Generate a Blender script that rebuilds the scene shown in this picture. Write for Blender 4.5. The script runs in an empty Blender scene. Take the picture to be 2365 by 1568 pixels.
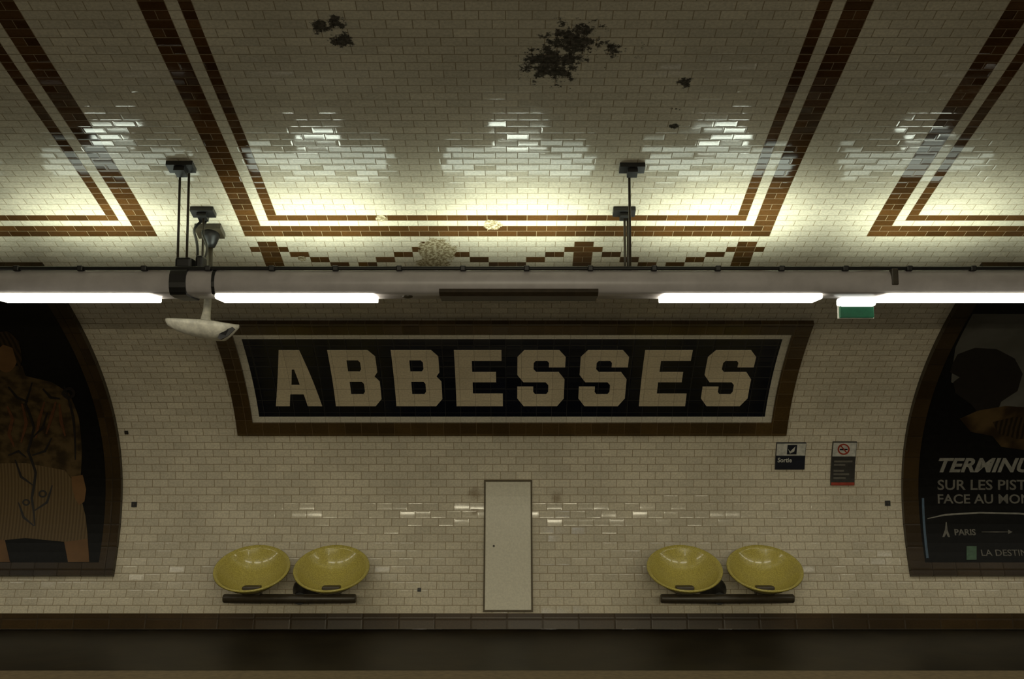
import bpy, bmesh, math, random
import numpy as np
from mathutils import Vector, Matrix, geometry
random.seed(3)
scene = bpy.context.scene
COL = scene.collection

# ------------------------------------------------------------------ survey
F = 2483.0; CX = 1182.0; CY = 784.0
PITCH = math.radians(5.0); CP, SP = math.cos(PITCH), math.sin(PITCH)
D0 = 9.3; CAMZ = 1.62
ys = np.array([0,100,200,300,400,500,545,600,700,800,900,1000,1100,1200,1330,1420,1455.])
us = np.array([1590,1507,1420,1333,1247,1165,1130,1090,1025,972,933,908,901,904,918,932,938.])
poly = np.polyfit(ys/1000., us, 5)
def depth(y): return D0*901.0/np.polyval(poly, y/1000.)
def prof(y):
    d = depth(y); w = (CY-y)*d/F
    return d*CP-w*SP, d*SP+w*CP+CAMZ
Y_BASE = 1455.0
yy = np.arange(Y_BASE, -1, -1.0)
PY, PZ = prof(yy)
PZ = PZ - PZ[0]*np.exp(-np.arange(len(yy))/60.0)
YC = 2.0
m0 = (PZ[-1]-PZ[-20])/(PY[-1]-PY[-20])
Y0, Z0 = PY[-1], PZ[-1]
ext = np.arange(Y0-0.03, YC, -0.03)
k = m0/(2*(Y0-YC))
EZ = Z0 - k*((Y0-YC)**2) + k*(ext-YC)**2
fy = np.concatenate([PY, ext]); fz = np.concatenate([PZ, EZ])
ally = np.concatenate([fy, (2*YC-fy)[::-1]]); allz = np.concatenate([fz, fz[::-1]])
seg = np.hypot(np.diff(ally), np.diff(allz))
S = np.concatenate([[0], np.cumsum(seg)])
S546 = np.interp(-546.0, -yy, S[:len(yy)])
TV = S - S546
VB = TV[0]; VC = 0.5*(TV[0]+TV[-1]); VE = TV[-1]
def V_of(y): return float(np.interp(-y, -yy, TV[:len(yy)]))
def surf(V):
    V = np.asarray(V, float)
    return np.interp(V, TV, ally), np.interp(V, TV, allz)
def surf_n(V):
    a = surf(np.asarray(V)-0.03); b = surf(np.asarray(V)+0.03)
    ty = b[0]-a[0]; tz = b[1]-a[1]; l = np.hypot(ty, tz)
    return -tz/l, ty/l
def P(X, V, off=0.0):
    y, z = surf(V); ny, nz = surf_n(V)
    return Vector((float(X), float(y+ny*off), float(z+nz*off)))
def px(x, y):
    return ((x-CX)*float(depth(y))/F, V_of(y))
U0 = -1.842; T = 0.067

# ------------------------------------------------------------------ helpers
def finish(o, mat=None, parent=None, label=None, category=None, kind=None, group=None, smooth=False):
    if mat is not None and o.type in ('MESH',):
        o.data.materials.append(mat)
    COL.objects.link(o)
    if parent is not None:
        o.parent = parent
        o.matrix_parent_inverse = Matrix.Translation(parent.location).inverted()
    if label: o["label"] = label
    if category: o["category"] = category
    if kind: o["kind"] = kind
    if group: o["group"] = group
    if smooth:
        for p in o.data.polygons: p.use_smooth = True
    return o
def empty(name, loc, label, category, group=None):
    e = bpy.data.objects.new(name, None); e.empty_display_size = .1
    e.location = loc
    return finish(e, label=label, category=category, group=group)
def mesh_from(name, verts, faces, uv=None):
    me = bpy.data.meshes.new(name); me.from_pydata([tuple(v) for v in verts], [], faces)
    if uv is not None:
        l = me.uv_layers.new(name="UVMap")
        idx = np.empty(len(me.loops), dtype=np.int32); me.loops.foreach_get("vertex_index", idx)
        l.data.foreach_set("uv", np.asarray(uv, dtype=np.float32)[idx].ravel())
    me.update(); return me
def clean(me):
    bm = bmesh.new(); bm.from_mesh(me); bmesh.ops.recalc_face_normals(bm, faces=bm.faces)
    bm.to_mesh(me); bm.free(); return me
def patch_bm(bm2, name, back, front, step=0.08):
    """bm2: flat geometry with co=(X,V,0); bends it on the vault, with thickness."""
    vs = [v.co.y for v in bm2.verts]; a, b = min(vs), max(vs)
    n = int(math.floor(a/step))+1
    while n*step < b:
        g = bm2.verts[:]+bm2.edges[:]+bm2.faces[:]
        bmesh.ops.bisect_plane(bm2, geom=g, plane_co=(0, n*step, 0), plane_no=(0, 1, 0), dist=1e-5)
        n += 1
    bm2.verts.index_update()
    X = np.array([v.co.x for v in bm2.verts]); V = np.array([v.co.y for v in bm2.verts])
    y, z = surf(V); ny, nz = surf_n(V)
    N = len(X)
    verts = [(X[i], y[i]+ny[i]*front, z[i]+nz[i]*front) for i in range(N)]
    verts += [(X[i], y[i]+ny[i]*back, z[i]+nz[i]*back) for i in range(N)]
    faces = []
    for f in bm2.faces:
        f.normal_update()
        ids = [v.index for v in f.verts]
        if f.normal.z < 0: ids.reverse()
        faces.append(ids)
    cnt = {}
    for ids in faces:
        for i in range(len(ids)):
            cnt[(ids[i], ids[(i+1) % len(ids)])] = 1
    for (i, j) in list(cnt):
        if (j, i) not in cnt: faces.append([j, i, i+N, j+N])
    uv = [(X[i]-U0, V[i]) for i in range(N)]*2
    return mesh_from(name, verts, faces, uv)
def poly_bm(loops):
    bm = bmesh.new()
    L = [[Vector((a, b, 0)) for a, b in lp] for lp in loops]
    tris = geometry.tessellate_polygon(L)
    vs = [bm.verts.new(p) for lp in L for p in lp]
    for t in tris:
        try: bm.faces.new([vs[i] for i in t])
        except ValueError: pass
    return bm
def patch(name, loops, back, front, mat, parent=None, **kw):
    bm = poly_bm(loops); me = patch_bm(bm, name, back, front); bm.free()
    return finish(bpy.data.objects.new(name, me), mat, parent, **kw)
def rect(x0, x1, v0, v1): return [(x0, v0), (x1, v0), (x1, v1), (x0, v1)]
def pxloop(pts): return [px(a, b) for a, b in pts]
def ell(cx, cy, rx, ry, n=24, a0=0, a1=2*math.pi):
    return [(cx+rx*math.cos(a0+(a1-a0)*i/n), cy+ry*math.sin(a0+(a1-a0)*i/n)) for i in range(n)]
def text_patch(name, body, x0, x1, v0, v1, back, front, mat, parent, shear=0, bold=0.0):
    c = bpy.data.curves.new("txt", 'FONT'); c.body = body; c.shear = shear; c.offset = bold
    c.resolution_u = 3
    o = bpy.data.objects.new("txt", c); COL.objects.link(o)
    dg = bpy.context.evaluated_depsgraph_get(); me = o.evaluated_get(dg).to_mesh()
    bm = bmesh.new(); bm.from_mesh(me)
    bmesh.ops.remove_doubles(bm, verts=bm.verts, dist=1e-5)
    xs = [v.co.x for v in bm.verts]; vv = [v.co.y for v in bm.verts]
    ax, bx, ay, by = min(xs), max(xs), min(vv), max(vv)
    for v in bm.verts:
        v.co = Vector((x0+(v.co.x-ax)/(bx-ax)*(x1-x0), v0+(v.co.y-ay)/(by-ay)*(v1-v0), 0))
    m2 = patch_bm(bm, name, back, front, 0.05); bm.free()
    bpy.data.objects.remove(o)
    return finish(bpy.data.objects.new(name, m2), mat, parent)
def box(name, c, s, mat, parent=None, bev=0.004, rot=None, **kw):
    bm = bmesh.new(); bmesh.ops.create_cube(bm, size=1)
    for v in bm.verts: v.co = Vector((v.co.x*s[0], v.co.y*s[1], v.co.z*s[2]))
    if bev: bmesh.ops.bevel(bm, geom=bm.edges[:], offset=bev, segments=2, affect='EDGES', profile=.5)
    if rot is not None: bmesh.ops.rotate(bm, verts=bm.verts, cent=(0, 0, 0), matrix=rot)
    bmesh.ops.translate(bm, verts=bm.verts, vec=c)
    me = bpy.data.meshes.new(name); bm.to_mesh(me); bm.free()
    return finish(bpy.data.objects.new(name, me), mat, parent, **kw)
def tube_geo(pts, rad, n=12):
    pts = [Vector(p) for p in pts]; V = []; Fc = []
    R = rad if isinstance(rad, (list, tuple)) else [rad]*len(pts)
    ref = None
    for i, p in enumerate(pts):
        t = (pts[min(i+1, len(pts)-1)]-pts[max(i-1, 0)]).normalized()
        if ref is None: ref = Vector((0, 0, 1)) if abs(t.z) < .9 else Vector((1, 0, 0))
        a = t.cross(ref).normalized(); b = t.cross(a).normalized()
        for j in range(n):
            q = 2*math.pi*j/n
            V.append(p+(a*math.cos(q)+b*math.sin(q))*R[i])
    for i in range(len(pts)-1):
        for j in range(n):
            Fc.append([i*n+j, i*n+(j+1) % n, (i+1)*n+(j+1) % n, (i+1)*n+j])
    Fc.append(list(range(n))[::-1]); Fc.append([(len(pts)-1)*n+j for j in range(n)])
    return V, Fc
def tube(name, pts, rad, mat, parent=None, n=12, **kw):
    V, Fc = tube_geo(pts, rad, n)
    me = clean(mesh_from(name, V, Fc))
    o = finish(bpy.data.objects.new(name, me), mat, parent, **kw)
    for p in me.polygons: p.use_smooth = len(p.vertices) == 4
    return o
def extrude_x(name, prof2, x0, x1, mat, parent=None, smooth=False, **kw):
    n = len(prof2)
    V = [(x0, a, b) for a, b in prof2]+[(x1, a, b) for a, b in prof2]
    Fc = [[i, (i+1) % n, (i+1) % n+n, i+n] for i in range(n)]+[list(range(n))[::-1], list(range(n, 2*n))]
    me = clean(mesh_from(name, V, Fc))
    o = finish(bpy.data.objects.new(name, me), mat, parent, **kw)
    if smooth:
        for p in me.polygons: p.use_smooth = len(p.vertices) == 4
    return o

# ------------------------------------------------------------------ materials
class NT:
    def __init__(s, name):
        s.m = bpy.data.materials.new(name); s.m.use_nodes = True
        s.t = s.m.node_tree; s.b = s.t.nodes["Principled BSDF"]
    def n(s, ty, **kw):
        x = s.t.nodes.new(ty)
        for k_, v_ in kw.items(): setattr(x, k_, v_)
        return x
    def put(s, sock, v):
        if v is None: return
        if isinstance(v, bpy.types.NodeSocket): s.t.links.new(v, sock)
        else:
            try: sock.default_value = v
            except Exception: sock.default_value = tuple(v)+(1,)
    def math(s, op, a, b=None, c=None, clamp=False):
        x = s.n('ShaderNodeMath', operation=op, use_clamp=clamp)
        for i, v in enumerate((a, b, c)): s.put(x.inputs[i], v)
        return x.outputs[0]
    def rng(s, v, a, b, c=0., d=1., smooth=True):
        x = s.n('ShaderNodeMapRange', interpolation_type='SMOOTHSTEP' if smooth else 'LINEAR')
        for i, q in enumerate((v, a, b, c, d)): s.put(x.inputs[i], q)
        return x.outputs[0]
    def mix(s, f, a, b, mode='MIX'):
        x = s.n('ShaderNodeMix', data_type='RGBA', blend_type=mode)
        s.put(x.inputs[0], f); s.put(x.inputs[6], a); s.put(x.inputs[7], b)
        return x.outputs[2]
    def noise(s, vec, scale, detail=4, rough=.6):
        x = s.n('ShaderNodeTexNoise'); s.put(x.inputs['Vector'], vec)
        x.inputs['Scale'].default_value = scale; x.inputs['Detail'].default_value = detail
        x.inputs['Roughness'].default_value = rough
        return x.outputs[0]
    def vec(s, op, a, b=None):
        x = s.n('ShaderNodeVectorMath', operation=op); s.put(x.inputs[0], a)
        if b is not None: s.put(x.inputs[1], b)
        return x.outputs['Value'] if op in ('LENGTH', 'DISTANCE') else x.outputs[0]
def c4(c): return (c[0], c[1], c[2], 1.0)

def blob_list(L):
    out = []
    for (x, y, r) in L:
        X, V = px(x, y); out.append((X-U0, V, r*float(depth(y))/F))
    return out
MOULD = blob_list([(1325, 92, 74), (1272, 146, 84), (1418, 116, 26), (1555, 293, 15), (1582, 190, 20), (740, 60, 30), (792, 92, 34), (775, 50, 28)])
SPECK = blob_list([(1300, 215, 80), (1480, 120, 120), (1250, 240, 40), (1560, 250, 60), (790, 110, 40), (1300, 100, 130)])
PLASTER = blob_list([(1010, 578, 56), (1137, 520, 26), (1000, 610, 46), (697, 597, 12), (880, 505, 16)])
STAIN = blob_list([(1096, 1140, 24), (1096, 1180, 18), (1285, 1150, 22), (1550, 1435, 20)])

def tile_mat(name, base, grout, w=2*T, h=T, brick=True, rough=.16, tilt=.035, vary=.22, blobs=False, g=.0028, spec=.5, dirt=.35, bevel=.0009):
    N = NT(name)
    uvn = N.n('ShaderNodeUVMap', uv_map="UVMap"); uv = uvn.outputs[0]
    sp = N.n('ShaderNodeSeparateXYZ'); N.put(sp.inputs[0], uv)
    vr = N.math('DIVIDE', sp.outputs[1], h); row = N.math('FLOOR', vr)
    if brick:
        par = N.math('MULTIPLY', N.math('FLOORED_MODULO', row, 2.0), .5)
        uu = N.math('ADD', N.math('DIVIDE', sp.outputs[0], w), par)
    else: uu = N.math('DIVIDE', sp.outputs[0], w)
    col = N.math('FLOOR', uu)
    fu = N.math('FRACT', uu); fv = N.math('FRACT', vr)
    du = N.math('MULTIPLY', N.math('MINIMUM', fu, N.math('SUBTRACT', 1.0, fu)), w)
    dv = N.math('MULTIPLY', N.math('MINIMUM', fv, N.math('SUBTRACT', 1.0, fv)), h)
    d = N.math('MINIMUM', du, dv)
    gm = N.rng(d, g*.5, g*1.1, 1., 0.)
    cid = N.n('ShaderNodeCombineXYZ'); N.put(cid.inputs[0], col); N.put(cid.inputs[1], row)
    wn = N.n('ShaderNodeTexWhiteNoise', noise_dimensions='2D'); N.put(wn.inputs['Vector'], cid.outputs[0])
    geo = N.n('ShaderNodeNewGeometry')
    r0 = N.vec('SUBTRACT', wn.outputs['Color'], (.5, .5, .5))
    r1 = N.n('ShaderNodeVectorMath', operation='SCALE'); N.put(r1.inputs[0], r0); r1.inputs[3].default_value = tilt
    nn = N.vec('NORMALIZE', N.vec('ADD', geo.outputs['Normal'], r1.outputs[0]))
    big = N.noise(uv, 1.3, 5, .6); fine = N.noise(uv, 60., 3, .6)
    hgt = N.rng(d, g, g+.010, 0., 1.)
    hgt = N.math('ADD', hgt, N.math('MULTIPLY', N.noise(uv, 9., 2, .5), .25))
    bp = N.n('ShaderNodeBump'); bp.inputs['Distance'].default_value = bevel; bp.inputs['Strength'].default_value = .8
    N.put(bp.inputs['Height'], hgt); N.put(bp.inputs['Normal'], nn)
    N.put(N.b.inputs['Normal'], bp.outputs[0])
    val = N.math('ADD', 1-vary*.5, N.math('MULTIPLY', wn.outputs['Value'], vary))
    val = N.math('MULTIPLY', val, N.rng(big, .3, .7, 1-dirt, 1.05))
    val = N.math('MULTIPLY', val, N.rng(fine, .3, .7, .86, 1.08))
    cc = N.n('ShaderNodeVectorMath', operation='SCALE'); cc.inputs[0].default_value = base; N.put(cc.inputs[3], val)
    color = N.mix(gm, cc.outputs[0], c4(grout))
    rgh = N.math('ADD', rough, N.math('MULTIPLY', gm, .5))
    if blobs:
        def field(L):
            M = None
            for (a, b, r) in L:
                q = N.rng(N.vec('DISTANCE', uv, (a, b, 0)), 0., r*1.25, 1., 0., False)
                M = q if M is None else N.math('MAXIMUM', M, q)
            return M
        n1 = N.noise(uv, 16., 6, .72)
        def thr(L, k_, lo, hi):
            M = field(L)
            v = N.math('ADD', M, N.math('MULTIPLY', N.math('SUBTRACT', n1, .5), k_))
            return N.math('MULTIPLY', N.rng(v, lo, hi), N.rng(M, .0, .08))
        st = thr(STAIN, 1.0, .3, .9)
        color = N.mix(N.math('MULTIPLY', st, .55), color, (.16, .10, .04, 1))
        pl = thr(PLASTER, 1.0, .32, .4)
        pc = N.mix(N.rng(N.noise(uv, 45., 4, .7), .42, .6), (.20, .15, .08, 1), (.50, .43, .29, 1))
        color = N.mix(pl, color, pc)
        mo = N.math('MAXIMUM', thr(MOULD, 3.0, .30, .56), thr(SPECK, 5., 1.3, 1.5))
        mc = N.mix(N.rng(N.noise(uv, 38., 4, .7), .42, .62), (.010, .009, .008, 1), (.065, .054, .044, 1))
        color = N.mix(N.math('MULTIPLY', mo, .92), color, mc)
        rgh = N.math('MAXIMUM', rgh, N.math('MULTIPLY', N.math('MAXIMUM', mo, pl), .85))
        N.put(N.b.inputs['Specular IOR Level'], N.math('MULTIPLY', N.math('SUBTRACT', 1., N.math('MAXIMUM', mo, pl)), spec))
    else: N.b.inputs['Specular IOR Level'].default_value = spec
    N.put(N.b.inputs['Base Color'], color); N.put(N.b.inputs['Roughness'], rgh)
    return N.m
def plain(name, col, rough=.5, metal=0., nscale=25., vary=.25, bump=.0, emis=None, es=0., spec=.5, coat=0.):
    N = NT(name)
    tc = N.n('ShaderNodeTexCoord'); nz = N.noise(tc.outputs['Object'], nscale, 4, .6)
    f = N.rng(nz, .3, .7, 1-vary, 1+vary*.4)
    cc = N.n('ShaderNodeVectorMath', operation='SCALE'); cc.inputs[0].default_value = col; N.put(cc.inputs[3], f)
    N.put(N.b.inputs['Base Color'], cc.outputs[0])
    N.b.inputs['Roughness'].default_value = rough; N.b.inputs['Metallic'].default_value = metal
    N.b.inputs['Specular IOR Level'].default_value = spec; N.b.inputs['Coat Weight'].default_value = coat
    if bump:
        bp = N.n('ShaderNodeBump'); bp.inputs['Distance'].default_value = bump; N.put(bp.inputs['Height'], nz); N.put(N.b.inputs['Normal'], bp.outputs[0])
    if emis:
        N.b.inputs['Emission Color'].default_value = c4(emis); N.b.inputs['Emission Strength'].default_value = es
    return N.m

M_WHITE = tile_mat("white_metro_tile", (.60, .54, .42), (.28, .22, .135), blobs=True, rough=.09, spec=.18, dirt=.14, vary=.14, tilt=.085, bevel=.0005, g=.0032)
M_BROWN = tile_mat("brown_glazed_tile", (.080, .036, .011), (.24, .175, .10), blobs=True, vary=.6, rough=.09, spec=.18, g=.0022, tilt=.085, bevel=.0005)
M_PLINTH = tile_mat("brown_plinth_tile", (.050, .029, .010), (.03, .02, .01), w=.30, h=.40, brick=False, vary=.3, rough=.3, spec=.25)
M_SIGNBR = tile_mat("sign_border_tile", (.070, .042, .014), (.11, .072, .033), w=.14, h=.14, brick=False, vary=.4, rough=.2, g=.002, spec=.3)
M_SIGNWH = tile_mat("sign_band_tile", (.54, .50, .41), (.2, .17, .12), w=.128, h=.10, brick=False, vary=.12, rough=.25, g=.0016, dirt=.1)
M_NAVY = tile_mat("navy_sign_tile", (.005, .006, .011), (.034, .032, .030), w=.128, h=.128, brick=False, vary=.5, rough=.22, g=.0016, spec=.25)
M_LETTER = tile_mat("letter_tile", (.56, .475, .335), (.18, .145, .10), w=.128, h=.128, brick=False, vary=.10, rough=.3, g=.0013, dirt=.12)
M_PFRAME = tile_mat("poster_frame_tile", (.040, .024, .009), (.02, .013, .007), w=.2, h=.2, brick=False, vary=.4, rough=.3, spec=.2)
M_BEAM = plain("painted_grey_metal", (.54, .50, .50), .35, 0, 6, .12)
M_BLACK = plain("black_metal", (.012, .011, .010), .45)
M_DARKB = plain("dark_bronze_metal", (.05, .038, .022), .4)
M_LAMP = plain("lamp_diffuser", (.8, .8, .75), .4, emis=(1., .95, .78), es=8.)
M_RECESS = plain("unlit_diffuser", (.05, .035, .02), .4)
M_CREAM = plain("cream_enamel", (.60, .57, .47), .35)
M_YELLOW = plain("yellow_fibreglass", (.50, .42, .10), .24, 0, 120, .30, coat=.4)
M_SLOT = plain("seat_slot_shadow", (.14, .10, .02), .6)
M_DOOR = plain("hatch_paint", (.60, .56, .45), .42, 0, 60, .10)
M_GAP = plain("dark_gap", (.10, .075, .04), .7)
M_FLOOR = plain("dark_asphalt", (.014, .010, .004), .42, 0, 3.5, .5, bump=.002, spec=.22)
M_STRIP = plain("pale_stone_strip", (.20, .15, .08), .6, 0, 20, .25)
M_TRACK = plain("ballast_grey", (.03, .027, .022), .9, 0, 12, .6, bump=.03)
M_WH = plain("sign_white", (.50, .49, .44), .4)
M_NV = plain("sign_navy", (.010, .012, .02), .35)
M_GREY = plain("sign_dark_grey", (.035, .032, .028), .4)
M_RED = plain("sign_red", (.30, .04, .02), .4)
M_GREEN = plain("exit_green", (.006, .07, .032), .3, emis=(.01, .22, .10), es=.10)
M_EXW = plain("exit_lamp_cover", (.8, .8, .75), .3, emis=(.95, 1., .92), es=1.1)

# ------------------------------------------------------------------ room shell
XW = 160
def is_brown(c, r, rmax):
    q = c % 64 if c >= 0 else c % 63
    if r >= 0:
        rr = min(r, rmax-r)
        if q < 54 and rr >= 0:
            e = min(q, 53-q, rr)
            return e in (0, 1, 3)
        return False
    if r < -6: return False
    k_ = -r-1
    if c < -6 or c > 60: return False
    if q > 60: q -= 64 if c >= 0 else 63
    for p_, side in ((2, 'r'), (19, 'b'), (35, 'b'), (52, 'l')):
        t = q-p_
        if k_ == 1 and -1 <= t < 1: return True
        if k_ == 2 and -2 <= t < 2: return True
        if k_ >= 3:
            if -1 <= t < 1 and k_ < 6: return True
            a = 2+(k_-3)*2
            if side in 'rb' and a <= t < a+2: return True
            if side in 'lb' and -a-2 <= t < -a: return True
    return False
def vault(name, v0, v1):
    c0 = -XW; c1 = XW+54
    r0 = math.floor(v0/T+1e-6); rows = [v0]
    r = r0+1
    while r*T < v1-1e-4: rows.append(r*T); r += 1
    rows.append(v1)
    rows = np.array(rows); cols = U0+np.arange(c0, c1+1)*T
    y, z = surf(rows); nr, nc = len(rows), len(cols)
    XX = np.tile(cols, nr); YY = np.repeat(y, nc); ZZ = np.repeat(z, nc); VV = np.repeat(rows, nc)
    faces = []; mi = []
    rmax = math.floor(2*VC/T)
    for i in range(nr-1):
        for j in range(nc-1):
            a = i*nc+j
            faces.append((a, a+1, a+nc+1, a+nc)); mi.append(1 if is_brown(c0+j, r0+i, rmax) else 0)
    me = mesh_from(name, np.stack([XX, YY, ZZ], 1), faces, np.stack([XX-U0, VV], 1))
    o = bpy.data.objects.new(name, me)
    me.materials.append(M_WHITE); me.materials.append(M_BROWN)
    me.polygons.foreach_set("material_index", mi)
    me.polygons.foreach_set("use_smooth", [True]*len(mi))
    return finish(o, kind="structure", label="white glazed metro tile vault with brown tile bands", category=None)
VS = -7*T
vault("wall_back", VB, VS)
vault("ceiling", VS, 2*VC-VS)
vault("wall_front", 2*VC-VS, VE)
XL, XR = U0-XW*T, U0+(XW+54)*T
wallY = PY[0]
def slab(name, y0, y1, z0, z1, mat, label):
    return box(name, ((XL+XR)/2, (y0+y1)/2, (z0+z1)/2), (XR-XL, y1-y0, z1-z0), mat, bev=0, kind="structure", label=label)
slab("floor", 4.6, wallY+.02, -.3, 0, M_FLOOR, "dark worn asphalt platform floor")
slab("floor.001", -(wallY-2*YC)-.02, -.6, -.3, 0, M_FLOOR, "dark worn asphalt platform floor")
slab("trim_1", 7.0, 7.52, 0.0, .006, M_STRIP, "pale stone strip along the platform")
slab("floor.002", -.6, 4.6, -1.2, -1.1, M_TRACK, "dark track bed between platforms")
slab("trim_2", 4.5, 4.6, -1.1, -.0, M_TRACK, "platform edge face")
slab("trim_3", -.6, -.5, -1.1, -.0, M_TRACK, "platform edge face")
vb2 = V_of(1419)
patch("baseboard_back", [rect(XL, XR, VB+.001, vb2)], 0, .03, M_PLINTH, kind="structure", label="brown glazed tile plinth at the wall foot")

# ------------------------------------------------------------------ station sign
sg = empty("station_name_sign", P(0, V_of(1002), .0), "navy tiled station name panel with pale letters and brown border", "sign")
o_ = rect(-2.345, 2.345, V_of(1002), V_of(740)); i_ = rect(-2.205, 2.205, V_of(973), V_of(765))
patch("border", [o_, i_[::-1]], 0, .035, M_SIGNBR, sg, label="brown glazed tile border")
p_ = rect(-2.145, 2.145, V_of(960), V_of(779))
patch("inner_band", [i_, p_[::-1]], 0, .018, M_SIGNWH, sg, label="pale tile band")
patch("name_panel", [p_], 0, .014, M_NAVY, sg, label="dark navy tile field")
G = {
 'A': [[(0,0),(.30,0),(.35,.2),(.64,.2),(.69,0),(1,0),(.72,1),(.30,1)], [(.41,.36),(.59,.36),(.53,.64),(.48,.64)]],
 'B': [[(0,0),(.86,0),(1,.12),(1,.42),(.9,.51),(.97,.59),(.97,.88),(.83,1),(0,1)],
       [(.36,.2),(.62,.2),(.66,.24),(.66,.38),(.62,.42),(.36,.42)], [(.36,.6),(.60,.6),(.64,.64),(.64,.77),(.60,.81),(.36,.81)]],
 'E': [[(0,0),(1,0),(1,.21),(.36,.21),(.36,.41),(.86,.41),(.86,.59),(.36,.59),(.36,.8),(.98,.8),(.98,1),(0,1)]],
 'S': [[(.14,0),(.86,0),(1,.13),(1,.46),(.87,.59),(.40,.59),(.34,.64),(.34,.76),(.38,.8),(.62,.8),(.66,.76),(.66,.68),(1,.68),(1,.87),(.86,1),(.14,1),(0,.87),(0,.54),(.13,.41),(.60,.41),(.66,.36),(.66,.24),(.62,.2),(.38,.2),(.34,.24),(.34,.33),(0,.33),(0,.13)]],
}
lv0, lv1 = V_of(935), V_of(805)
for ch, xa in zip("ABBESSES", [-1.99, -1.484, -.974, -.467, .044, .556, 1.069, 1.584]):
    lp = [[(xa+a*.39, lv0+b*(lv1-lv0)) for a, b in l] for l in G[ch]]
    patch("letter", [lp[0]]+[l[::-1] for l in lp[1:]], .012, .019, M_LETTER, sg)

# ------------------------------------------------------------------ posters
def poster_frame(sgn, label):
    e = empty("advertising_poster", P(sgn*5.4, V_of(1332), 0), label, "poster", "framed advertising posters on the platform wall")
    xa, xb = sorted((sgn*3.372, sgn*7.45))
    o = rect(xa, xb, V_of(1332), V_of(606)); i = rect(xa+.13, xb-.13, V_of(1302), V_of(640))
    patch("frame", [o, i[::-1]], 0, .05, M_PFRAME, e, label="brown tile poster frame")
    return e, i
PL, il = poster_frame(-1, "dark fashion poster, person in patterned shirt and shorts")
M_PBG = plain("poster_black", (.006, .0055, .005), .35, spec=.15)
patch("print", [il], 0, .012, M_PBG, PL, label="near-black printed sheet")
def noisy(name, c1, c2, scale, lo=.45, hi=.55, wave=False, dist=3.):
    N = NT(name); uv = N.n('ShaderNodeUVMap', uv_map="UVMap").outputs[0]
    if wave:
        w = N.n('ShaderNodeTexWave'); N.put(w.inputs['Vector'], uv); w.inputs['Scale'].default_value = scale
        w.inputs['Distortion'].default_value = dist; w.inputs['Detail'].default_value = 2; f = w.outputs[1]
    else: f = N.noise(uv, scale, 3, .5)
    N.put(N.b.inputs['Base Color'], N.mix(N.rng(f, lo, hi), c4(c1), c4(c2))); N.b.inputs['Roughness'].default_value = .4
    N.b.inputs['Specular IOR Level'].default_value = .2
    return N.m
M_SHIRT = noisy("shirt_print", (.024, .016, .007), (.075, .048, .020), 9, .35, .65)
M_SHORT = noisy("shorts_stripe", (.080, .052, .023), (.115, .078, .036), 11, .35, .7, True, .6)
M_SKIN = noisy("printed_skin", (.15, .078, .030), (.11, .056, .022), 5, .3, .7)
M_HAIR = noisy("printed_hair", (.014, .009, .004), (.034, .021, .009), 8, .3, .7, True, 3)
M_MOTIF = plain("printed_rust_motif", (.085, .030, .009), .5)
M_LEAF = plain("printed_dark_motif", (.010, .007, .005), .5)
person = patch("printed_person", [pxloop([(-150, 905), (-90, 880), (-30, 866), (-20, 842), (52, 842), (60, 866), (120, 880), (160, 905), (182, 960), (190, 1040), (186, 1110), (150, 1095), (60, 1075), (-60, 1075), (-170, 1110), (-172, 985)])], .012, .014, M_SHIRT, PL, label="printed figure in patterned shirt")
patch("printed_shorts", [pxloop([(-60, 1070), (60, 1068), (150, 1085), (178, 1120), (198, 1190), (204, 1245), (150, 1252), (60, 1243), (10, 1248), (-60, 1243), (-180, 1250), (-150, 1085)])], .012, .0155, M_SHORT, PL)
patch("printed_leg", [pxloop([(148, 1246), (203, 1242), (207, 1299), (158, 1299)])], .012, .015, M_SKIN, PL)
patch("printed_leg", [pxloop([(-80, 1244), (12, 1246), (24, 1299), (-70, 1299)])], .012, .015, M_SKIN, PL)
patch("printed_hand", [pxloop([(166, 1100), (192, 1096), (200, 1130), (196, 1158), (184, 1166), (174, 1150), (168, 1126)])], .012, .0165, M_SKIN, PL)
patch("printed_face", [pxloop(ell(15, 815, 27, 42))], .012, .0155, M_SKIN, PL)
patch("printed_hair", [pxloop([(-50, 870), (-45, 790), (-20, 765), (20, 762), (45, 785), (52, 825), (46, 850), (38, 828), (30, 800), (8, 792), (-8, 808), (-10, 860)])], .012, .017, M_HAIR, PL)
def stroke(pts, w, name, mat, par, off=.0175):
    pts = [Vector(p) for p in pts]; L = []; R = []
    for i, p in enumerate(pts):
        t = (pts[min(i+1, len(pts)-1)]-pts[max(i-1, 0)]).normalized(); nrm = Vector((-t.y, t.x))
        ww = w*(1 if 0 < i < len(pts)-1 else .45)
        L.append(p+nrm*ww); R.append(p-nrm*ww)
    lp = [tuple(p) for p in L]+[tuple(p) for p in R[::-1]]
    return patch(name, [pxloop(lp)[::-1]], .012, off, mat, par)
for pts in ([(18, 935), (30, 965), (22, 1000), (34, 1030)], [(52, 930), (62, 975), (50, 1020)], [(84, 1010), (92, 965), (104, 925)],
            [(108, 1000), (120, 960), (130, 925)], [(138, 930), (142, 970), (152, 1005)], [(-30, 930), (-10, 960), (-25, 1010)]):
    stroke(pts, 4.0, "shirt_motif", M_MOTIF, PL)
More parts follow.
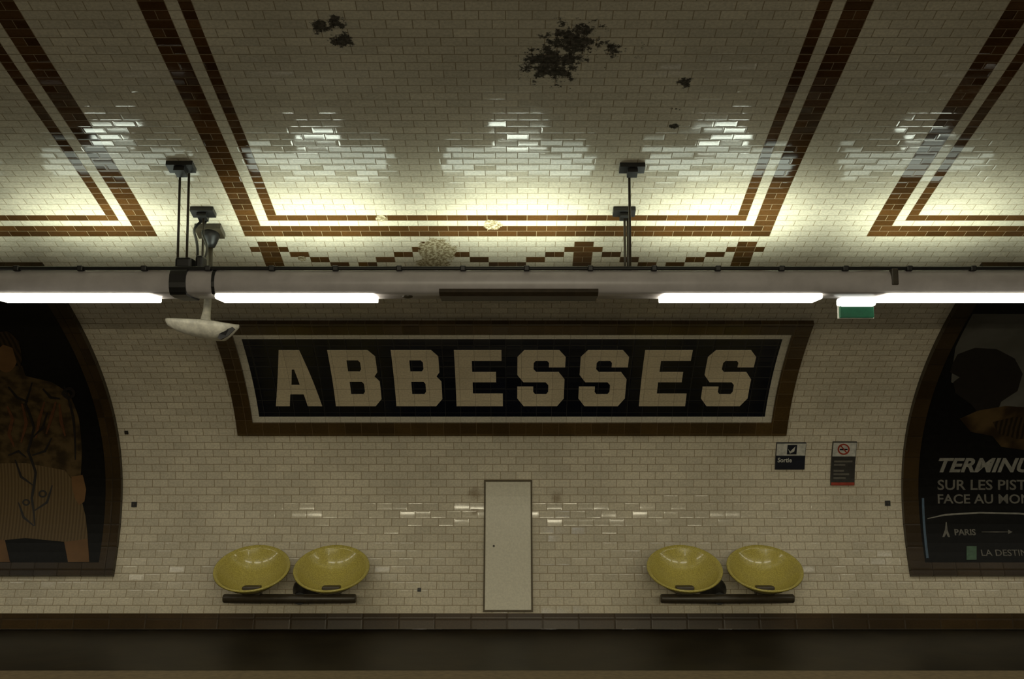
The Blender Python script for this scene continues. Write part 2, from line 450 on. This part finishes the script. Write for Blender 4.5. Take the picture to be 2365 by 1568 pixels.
for pts in ([(75, 880), (60, 930), (80, 985), (66, 1040), (84, 1090), (75, 1150), (82, 1215)], [(75, 1010), (100, 985), (110, 950)], [(76, 1050), (105, 1040), (120, 1010)],
            [(78, 1120), (50, 1100), (36, 1060)], [(80, 1180), (110, 1160), (122, 1120)], [(80, 1215), (56, 1195), (44, 1160)], [(150, 890), (170, 960), (175, 1060)],
            [(20, 890), (40, 915), (66, 925)], [(100, 895), (118, 915), (140, 918)], [(20, 1050), (44, 1040), (62, 1055)]):
    stroke(pts, 3.0, "shirt_motif", M_LEAF, PL, .018)
for (x, y, a) in ((160, 905, 15), (150, 905, 7), (100, 1140, 10), (62, 1160, 9)):
    patch("shirt_motif", [pxloop(ell(x, y, a, a*.9, 14))[::-1], pxloop(ell(x, y, a*.6, a*.5, 14))], .012, .0185, M_LEAF, PL)

PR, ir = poster_frame(1, "dark travel poster, figure in cap and goggles, white lettering")
patch("print", [ir], 0, .012, M_PBG, PR, label="near-black printed sheet")
M_PGREY = noisy("poster_grey_sky", (.070, .066, .054), (.10, .094, .080), 3, .3, .7)
M_PBRN = noisy("poster_goggle_brown", (.020, .012, .005), (.075, .046, .018), 4, .35, .65, False)
M_PTXT = plain("poster_text", (.20, .19, .16), .5); M_PTXT2 = plain("poster_text_dim", (.12, .11, .09), .5)
M_PBLUE = plain("poster_blue_edge", (.05, .09, .14), .5)
patch("printed_sky", [pxloop([(2245, 722), (2460, 722), (2560, 1000), (2330, 960), (2240, 900), (2195, 880), (2205, 800)])], .012, .014, M_PGREY, PR)
patch("printed_cap", [pxloop([(2196, 842), (2210, 815), (2250, 800), (2300, 803), (2342, 825), (2360, 860), (2348, 900), (2310, 925), (2300, 955), (2270, 965), (2240, 930), (2205, 905), (2200, 880), (2215, 868), (2192, 856)])], .012, .016, M_LEAF, PR, label="printed dark cap silhouette")
patch("printed_goggles", [pxloop([(2215, 965), (2260, 945), (2320, 935), (2400, 940), (2480, 965), (2470, 1020), (2380, 1040), (2310, 1030), (2290, 1005), (2240, 995)])], .012, .017, M_PBRN, PR, label="printed brown goggles")
patch("printed_lens", [pxloop([(2290, 972), (2340, 960), (2400, 962), (2440, 980), (2420, 1005), (2350, 1012), (2305, 1000)])], .012, .0185, M_HAIR, PR)
def ptext(body, x0, x1, y0, y1, mat, shear=0, bold=0, par=PR, name="poster_lettering", b=.012, f=.0185):
    a = px(x0, y1); c = px(x1, y0)
    return text_patch(name, body, a[0], c[0], a[1], c[1], b, f, mat, par, shear, bold)
ptext("TERMINUS", 2164, 2412, 1056, 1090, M_PTXT, .28, .03)
ptext("SUR LES PISTES", 2163, 2402, 1107, 1131, M_PTXT2, 0, .015)
ptext("FACE AU MONDE", 2164, 2420, 1141, 1163, M_PTXT2, 0, .015)
ptext("PARIS", 2203, 2250, 1222, 1237, M_PTXT2, 0, .03)
ptext("LA DESTINATION", 2265, 2440, 1270, 1285, M_PTXT2, 0, .01)
stroke([(2140, 1198), (2180, 1189), (2260, 1184), (2350, 1186), (2450, 1196), (2520, 1210)], 2.0, "printed_arc", M_PTXT, PR)
stroke([(2265, 1229), (2300, 1229), (2330, 1229)], 1.2, "printed_arrow", M_PTXT2, PR)
patch("printed_arrow", [pxloop([(2326, 1224), (2336, 1229), (2326, 1234)])[::-1]], .012, .0185, M_PTXT2, PR)
patch("printed_tower", [pxloop([(2182, 1206), (2184, 1206), (2186, 1224), (2192, 1241), (2187, 1241), (2183, 1232), (2179, 1241), (2174, 1241), (2180, 1224)])[::-1]], .012, .0185, M_PTXT2, PR)
patch("printed_badge", [pxloop([(2230, 1262), (2253, 1262), (2253, 1294), (2230, 1294)])[::-1]], .012, .0185, plain("badge_green", (.05, .11, .06), .5), PR)
patch("printed_edge", [pxloop([(2127, 1150), (2132, 1150), (2143, 1290), (2137, 1290)])[::-1]], .012, .018, M_PBLUE, PR)

# ------------------------------------------------------------------ service hatch
ht = empty("service_hatch", P(-.035, V_of(1413), 0), "pale painted metal service hatch with narrow dark frame", "hatch")
hx0, hx1 = px(1117, 1250)[0], px(1229, 1250)[0]; hv0, hv1 = V_of(1414), V_of(1108)
o = rect(hx0, hx1, hv0, hv1); i = rect(hx0+.012, hx1-.012, hv0+.012, hv1-.012)
patch("frame", [o, i[::-1]], 0, .022, M_GAP, ht, label="narrow dark frame")
patch("door", [rect(hx0+.014, hx1-.014, hv0+.014, hv1-.014)], 0, .017, M_DOOR, ht)
patch("lock", [[(a, b) for a, b in ell(px(1140, 1262)[0], V_of(1262), .009, .009, 16)]], .015, .024, M_DARKB, ht)

# ------------------------------------------------------------------ small wall signs
s1 = empty("wall_sign", P(px(1824, 1082)[0], V_of(1082)), "small exit notice, white pictogram above navy lettered plate", "sign")
def R(x0, x1, y0, y1, yr=None):
    a = px(x0, (y0+y1)/2 if yr is None else yr)[0]; b = px(x1, (y0+y1)/2 if yr is None else yr)[0]
    return rect(a, b, V_of(y1), V_of(y0))
patch("plate", [R(1790, 1858, 1021, 1083, 1050)], 0, .02, M_NV, s1, label="navy plate")
patch("pictogram_field", [R(1791, 1857, 1022, 1050, 1050)], .01, .023, M_WH, s1)
patch("pictogram", [R(1815, 1837, 1025, 1047, 1050)], .02, .025, M_NV, s1)
patch("pictogram_arrow", [pxloop([(1818, 1034), (1823, 1040), (1835, 1028), (1832, 1040), (1822, 1045)])[::-1]], .02, .027, M_WH, s1)
ptext("Sortie", 1794, 1827, 1055, 1066, M_WH, 0, .02, s1, "lettering", .018, .024)
s2 = empty("wall_sign", P(px(1945, 1120)[0], V_of(1120)), "no smoking notice, white top above grey lettered plate", "sign")
patch("plate", [R(1918, 1973, 1019, 1120, 1070)], 0, .02, M_GREY, s2, label="dark grey plate")
patch("pictogram_field", [R(1919, 1972, 1020, 1052, 1070)], .01, .023, M_WH, s2)
patch("prohibition_ring", [pxloop(ell(1946, 1035, 14, 13, 28))[::-1], pxloop(ell(1946, 1035, 10.5, 9.8, 28))], .02, .026, M_RED, s2, label="red ring")
patch("prohibition_bar", [pxloop([(1937, 1026), (1939, 1024), (1955, 1043), (1953, 1045)])[::-1]], .02, .026, M_RED, s2)
patch("cigarette", [R(1937, 1955, 1034, 1037, 1036)], .02, .025, M_NV, s2)
patch("red_edge", [R(1918.5, 1972.5, 1113, 1120, 1070)], .02, .022, M_RED, s2)
for (x0, x1, y0) in ((1924, 1966, 1062), (1924, 1950, 1070), (1924, 1948, 1084), (1924, 1960, 1092), (1924, 1952, 1101)):
    patch("text_line", [R(x0, x1, y0, y0+4, 1070)], .02, .0215, M_PTXT2, s2)
for (x, y, a) in ((310, 1165, 6), (2049, 1162, 6), (292, 998, 4), (968, 1363, 4)):
    X, V = px(x, y); r = a*D0/F
    q = empty("wall_anchor", P(X, V-r, 0), "small dark square anchor plate fixed to the tiles", "anchor")
    patch("plate", [rect(X-r, X+r, V-r, V+r)], 0, .012, M_BLACK, q)
    patch("bolt", [[(X+.4*r*math.cos(t*math.pi/3), V+.4*r*math.sin(t*math.pi/3)) for t in range(6)]], .01, .02, M_DARKB, q)

# ------------------------------------------------------------------ lighting beam
H = CAMZ
bm_e = empty("lighting_beam", (0, 6.64, H+.85), "long grey metal lighting beam with tube lamps hung under the vault", "light fixture")
prof_b = [(6.515, .853), (6.50, .868), (6.487, .895), (6.483, .925), (6.49, .955), (6.508, .98), (6.535, .996), (6.57, 1.003), (6.74, 1.003), (6.78, .985), (6.785, .87), (6.765, .850), (6.60, .846)]
prof_b = [(a, b+H) for a, b in prof_b]
XB = 9.5
extrude_x("housing", prof_b, -XB, XB, M_BEAM, bm_e, smooth=True, label="grey painted metal housing")
def lamp_prof(z0, z1, y0=6.525, y1=6.765):
    return [(y0, z1), (y0, z0+.008), (y0+.012, z0), (y1-.012, z0), (y1, z0+.008), (y1, z1)]
for k_ in range(-6, 7):
    xc = .041+1.373*k_
    if k_ == 0:
        extrude_x("unlit_diffuser", [(6.489, H+.878), (6.496, H+.858), (6.53, H+.838), (6.75, H+.834), (6.765, H+.842), (6.765, H+.875)], xc-.485, xc+.485, M_RECESS, bm_e, label="unlit brown lamp cover")
    else:
        extrude_x("diffuser", lamp_prof(H+.824, H+.853), xc-.485, xc+.485, M_LAMP, bm_e, label="glowing white lamp diffuser")
def grow(pr, g):
    return [(a+(g if a > 6.64 else -g), b+(g if b > H+.925 else -g)) for a, b in pr]
extrude_x("strap", grow(prof_b, .010), -2.085, -1.985, M_BLACK, bm_e, label="black clamp strap")
extrude_x("strap", grow(prof_b, .005), -1.83, -1.812, M_BLACK, bm_e, label="thin black strap")
tube("top_cable", [(-XB, 6.53, H+1.009), (0, 6.53, H+1.009), (XB, 6.53, H+1.009)], .013, M_BLACK, bm_e, 8)
x = -3.03
while x < 3.2:
    box("cable_clip", (x, 6.52, H+1.006), (.035, .05, .034), M_BLACK, bm_e, .006)
    x += .39
box("junction_box", (2.33, 6.50, H+.95), (.04, .05, .10), M_DARKB, bm_e, .005, label="small brown junction box")
ball = tube("sensor", [(-.645, 6.60, H+.852), (-.645, 6.60, H+.838), (-.645, 6.60, H+.832)], [.035, .03, .012], M_DARKB, bm_e, 16)
tr = extrude_x("cable_tray", [(6.80, H+.99), (6.80, H+.94), (7.20, H+.94), (7.20, H+.99), (7.19, H+.99), (7.19, H+.95), (6.81, H+.95), (6.81, H+.99)], -XB, XB, M_BLACK, label="black open cable tray behind the lighting beam", category="cable tray")

def vault_box(name, x0, x1, y0, y1, th, mat, par):
    return patch(name, [R(x0, x1, y0, y1)], .001, th, mat, par)
def susp(x0, x1, y0, y1, rods, yrod, zend, label, rr=.008):
    X, V = px((x0+x1)/2, (y0+y1)/2)
    e = empty("suspension_bracket", P(X, V, 0), label, "bracket", "rods and plates holding the lighting beam")
    vault_box("plate", x0, x1, y0, y1, .03, M_BLACK, e)
    vault_box("plate_boss", x0+(x1-x0)*.3, x1-(x1-x0)*.3, y0+4, y1+2, .055, M_BLACK, e)
    for rx in rods:
        Xr = px(rx, (y0+y1)/2)[0]
        zt = float(np.interp(-yrod, -fy, fz))-.012
        tube("rod", [(Xr, yrod, zt), (Xr, yrod, (zt+zend)/2), (Xr, yrod, zend)], rr, M_DARKB, e, 8)
    return e
susp(388, 449, 371, 390, (408, 429), 6.58, H+1.004, "twin steel rods from a black ceiling plate")
susp(443, 496, 477, 494, (470,), 7.02, H+.951, "short rod from a black ceiling plate")
susp(1430, 1488, 375, 391, (1455,), 6.58, H+1.004, "single steel rod from a black ceiling plate")
susp(1415, 1466, 477, 492, (1442, 1449), 7.02, H+.951, "short twin rods from a black ceiling plate")
cl = empty("beam_clamp", (-2.02, 6.64, H+1.0), "black clamp with cables on top of the beam", "clamp")
box("clamp_block", (-2.03, 6.62, H+1.05), (.10, .12, .07), M_BLACK, cl, .015)
box("clamp_block", (-1.945, 6.66, H+1.06), (.05, .10, .09), M_BLACK, cl, .015)
def bez(a, b, c, d, n=14):
    a, b, c, d = map(Vector, (a, b, c, d)); return [a*(1-t)**3+b*3*t*(1-t)**2+c*3*t*t*(1-t)+d*t**3 for t in [i/n for i in range(n+1)]]
pc1 = P(*px(472, 495), .04)
tube("cable", bez(pc1, pc1+Vector((-.12, -.02, -.1)), (-1.98, 6.75, H+1.3), (-1.97, 6.66, H+1.07)), .009, M_BLACK, cl, 8)
tube("cable", bez(pc1+Vector((.02, 0, 0)), pc1+Vector((-.05, -.02, -.16)), (-1.90, 6.8, H+1.25), (-1.94, 6.68, H+1.07)), .008, M_BLACK, cl, 8)

# hanging lamp on pole
Xp = px(487, 530)[0]; Vp = V_of(528); Yp, Zp = [float(q) for q in surf(Vp)]
hl = empty("hanging_spotlight", (Xp, Yp, Zp), "cream boat-shaped light hood hanging from a ceiling pole", "lamp")
vault_box("ceiling_plate", 455, 515, 516, 540, .04, M_DARKB, hl)
tube("ceiling_socket", [(Xp, Yp, Zp-.01), (Xp, Yp, Zp-.06), (Xp, Yp, Zp-.10), (Xp, Yp, Zp-.13)], [.07, .06, .045, .03], M_BLACK, hl, 16)
def zat(ypix, Yw): return CAMZ + Yw*math.tan(math.atan((CY-ypix)/F)+PITCH)
zh = zat(748, Yp-.05)
tube("pole", [(Xp, Yp, Zp-.1), (Xp, Yp, zh+.2), (Xp-.005, Yp-.02, zh+.12)], .019, M_DARKB, hl, 12)
tube("neck", [(Xp, Yp-.02, zh+.20), (Xp-.005, Yp-.02, zh+.10), (Xp-.01, Yp-.03, zh+.04), (Xp-.01, Yp-.03, zh)], [.024, .026, .032, .045], M_CREAM, hl, 14, label="cream neck")
def Xat(xp, yp=760): return (xp-CX)*(Yp*CP+ (zh-CAMZ)*SP)/F
xs_ = [385, 392, 410, 440, 475, 505, 522, 536, 554]
tops = [738, 738, 739, 741, 743, 746, 749, 751, 753]
bots = [741, 752, 763, 774, 782, 787, 787, 776, 757]
wid = [.01, .06, .10, .135, .15, .14, .12, .085, .02]
V_ = []; F_ = []; n = 20
for xp, tp, bt, wd in zip(xs_, tops, bots, wid):
    X = Xat(xp); zt = zat(tp, Yp-.05); zb = zat(bt, Yp-.05)
    for j in range(n):
        a = 2*math.pi*j/n; c, s = math.cos(a), math.sin(a)
        V_.append((X, Yp-.03+wd*c, (zt if s >= 0 else zt+(zb-zt)*(-s))+(0.012*s if s > 0 else 0)))
for i in range(len(xs_)-1):
    for j in range(n): F_.append([i*n+j, i*n+(j+1) % n, (i+1)*n+(j+1) % n, (i+1)*n+j])
F_.append(list(range(n))[::-1]); F_.append([(len(xs_)-1)*n+j for j in range(n)])
finish(bpy.data.objects.new("hood", clean(mesh_from("hood", V_, F_))), M_CREAM, hl, label="cream enamel hood", smooth=True)
op = [(516, 784), (522, 787), (537, 777), (552, 762), (546, 757), (530, 764), (520, 774)]
Vo = [(Xat(a), Yp-.03-.115-(0.0 if a < 530 else -.05), zat(b, Yp-.05)) for a, b in op]+[(Xat(a), Yp-.03-.08, zat(b, Yp-.05)) for a, b in op]
m_ = len(op)
finish(bpy.data.objects.new("hood_opening", clean(mesh_from("hood_opening", Vo, [list(range(m_)), list(range(m_, 2*m_))[::-1]]+[[i, (i+1) % m_, (i+1) % m_+m_, i+m_] for i in range(m_)]))), M_BLACK, hl, label="dark opening")

# exit sign
ex = empty("exit_sign", (2.14, 6.66, H+.72), "small lit emergency sign with green face under the beam", "sign")
box("lamp_cover", (2.143, 6.65, H+.815), (.226, .10, .06), M_EXW, ex, .018, label="glowing white cover")
box("sign_face", (2.143, 6.65, H+.753), (.212, .03, .072), M_GREEN, ex, .004, label="green face")
box("sign_frame", (2.143, 6.665, H+.753), (.224, .02, .082), M_WH, ex, .004)

# ------------------------------------------------------------------ benches
def seat_geo(cx, cy, cz, rx=.293, ry=.26, rz=.150, dep=.17):
    inw = Vector((0, rz, -ry)).normalized(); nr, nt = 14, 48
    def pt(r, t, lift=0.):
        p = Vector((rx*r*math.cos(t), ry*r*math.sin(t), rz*r*math.sin(t)))
        p += inw*(dep*(1-r**2.4)-lift)
        return p+Vector((cx, cy, cz))
    return pt, nr, nt
def make_bench(xs2, xbar, xm):
    yb, zb = 8.9, .283
    e = empty("bench", (xm, 9.0, 0), "two yellow shell seats on a dark wall-mounted bar", "bench", "yellow shell seat benches along the platform wall")
    tube("bar", [(xbar[0], yb, zb), (xbar[0]+.01, yb, zb), ((xbar[0]+xbar[1])/2, yb, zb), (xbar[1]-.01, yb, zb), (xbar[1], yb, zb)], [.030, .036, .036, .036, .030], M_DARKB, e, 20, label="dark metal bar")
    wy = float(np.interp(zb, fz[:200], fy[:200]))
    tube("wall_mount", [(xm, wy-.01, zb+.03), (xm, wy-.05, zb+.03), (xm, wy-.09, zb+.02), (xm, wy-.14, zb+.01), (xm, yb-.01, zb)], [.11, .11, .097, .07, .05], M_BLACK, e, 24, label="round black wall mount")
    for cx in xs2:
        cy, cz = 8.87, .54
        pt, nr, nt = seat_geo(cx, cy, cz)
        V = [pt(0, 0)]; Fc = []
        for i in range(1, nr+1):
            for j in range(nt): V.append(pt(i/nr, 2*math.pi*j/nt))
        for j in range(nt):
            t = 2*math.pi*j/nt; q = pt(1, t); V.append(q+Vector((math.cos(t)*.014, math.sin(t)*.012, -.004)))
        for j in range(nt):
            t = 2*math.pi*j/nt; q = pt(1, t); V.append(q+Vector((math.cos(t)*.016, math.sin(t)*.014+.006, -.018)))
        for j in range(nt): Fc.append([0, 1+j, 1+(j+1) % nt])
        for i in range(nr+1):
            for j in range(nt):
                a = 1+i*nt+j; b = 1+i*nt+(j+1) % nt
                Fc.append([a, a+nt, b+nt, b])
        me = mesh_from("seat", V, Fc)
        s = finish(bpy.data.objects.new("seat", me), M_YELLOW, e, smooth=True, label="yellow moulded shell seat")
        so = s.modifiers.new("thick", 'SOLIDIFY'); so.thickness = .012; so.offset = -1
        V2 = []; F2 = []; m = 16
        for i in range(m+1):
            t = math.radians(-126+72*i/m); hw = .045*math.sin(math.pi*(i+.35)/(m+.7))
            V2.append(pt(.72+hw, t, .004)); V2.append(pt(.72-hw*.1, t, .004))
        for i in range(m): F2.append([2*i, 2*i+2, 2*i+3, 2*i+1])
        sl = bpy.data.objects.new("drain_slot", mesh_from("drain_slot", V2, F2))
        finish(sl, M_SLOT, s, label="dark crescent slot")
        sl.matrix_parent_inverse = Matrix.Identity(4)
        box("support", (cx, 8.9, .348), (.15, .10, .075), M_DARKB, e, .012, label="dark seat support")
    return e
make_bench((-2.115, -1.468), (-2.35, -1.269), -1.727)
make_bench((1.404, 2.056), (1.209, 2.294), 1.688)

# ------------------------------------------------------------------ lights
def area(name, loc, rot, sx, sy, power, col, spread=None):
    l = bpy.data.lights.new(name, 'AREA'); l.shape = 'RECTANGLE'; l.size = sx; l.size_y = sy; l.energy = power; l.color = col
    if spread: l.spread = math.radians(spread)
    o = bpy.data.objects.new(name, l); o.location = loc; o.rotation_euler = rot; COL.objects.link(o); return o
for k_ in range(-4, 5):
    xc = .041+1.373*k_
    fo = (1, 1, .75, .45, .3)[abs(k_)]
    area("uplight_lamp", (xc, 6.80, H+1.03), (math.pi, 0, 0), .32, .05, 1.5*fo, (.90, 1., .84))
    area("uplight_lamp", (xc, 7.0, H+1.01), (math.pi-.24, 0, 0), 1.0, .24, 6.8*fo, (.88, 1., .84), 128)
for k_ in range(-3, 4):
    xc = .041+1.373*k_
    fo = (1, 1, .7, .25)[abs(k_)]
    area("platform_lamp", (xc, -2.6, H+.84), (math.radians(20), 0, 0), .97, .2, 100*fo, (1., .915, .66))
area("added_glint_light", (.48, .5, 3.9), (math.radians(40), 0, 0), .07, 2.6, 10, (.9, .95, 1.))  # unseen light added for glints on the tiles beside the hatch, no fixture

w = bpy.data.worlds.new("World"); scene.world = w; w.use_nodes = True
w.node_tree.nodes["Background"].inputs[0].default_value = (.9, .8, .65, 1); w.node_tree.nodes["Background"].inputs[1].default_value = .01

cam = bpy.data.cameras.new("Camera"); cam.sensor_width = 36; cam.lens = F/2365*36; cam.clip_start = .05
co = bpy.data.objects.new("Camera", cam); co.location = (0, 0, CAMZ); co.rotation_euler = (math.radians(90)+PITCH, 0, 0)
COL.objects.link(co); scene.camera = co
scene.view_settings.view_transform = 'Standard'
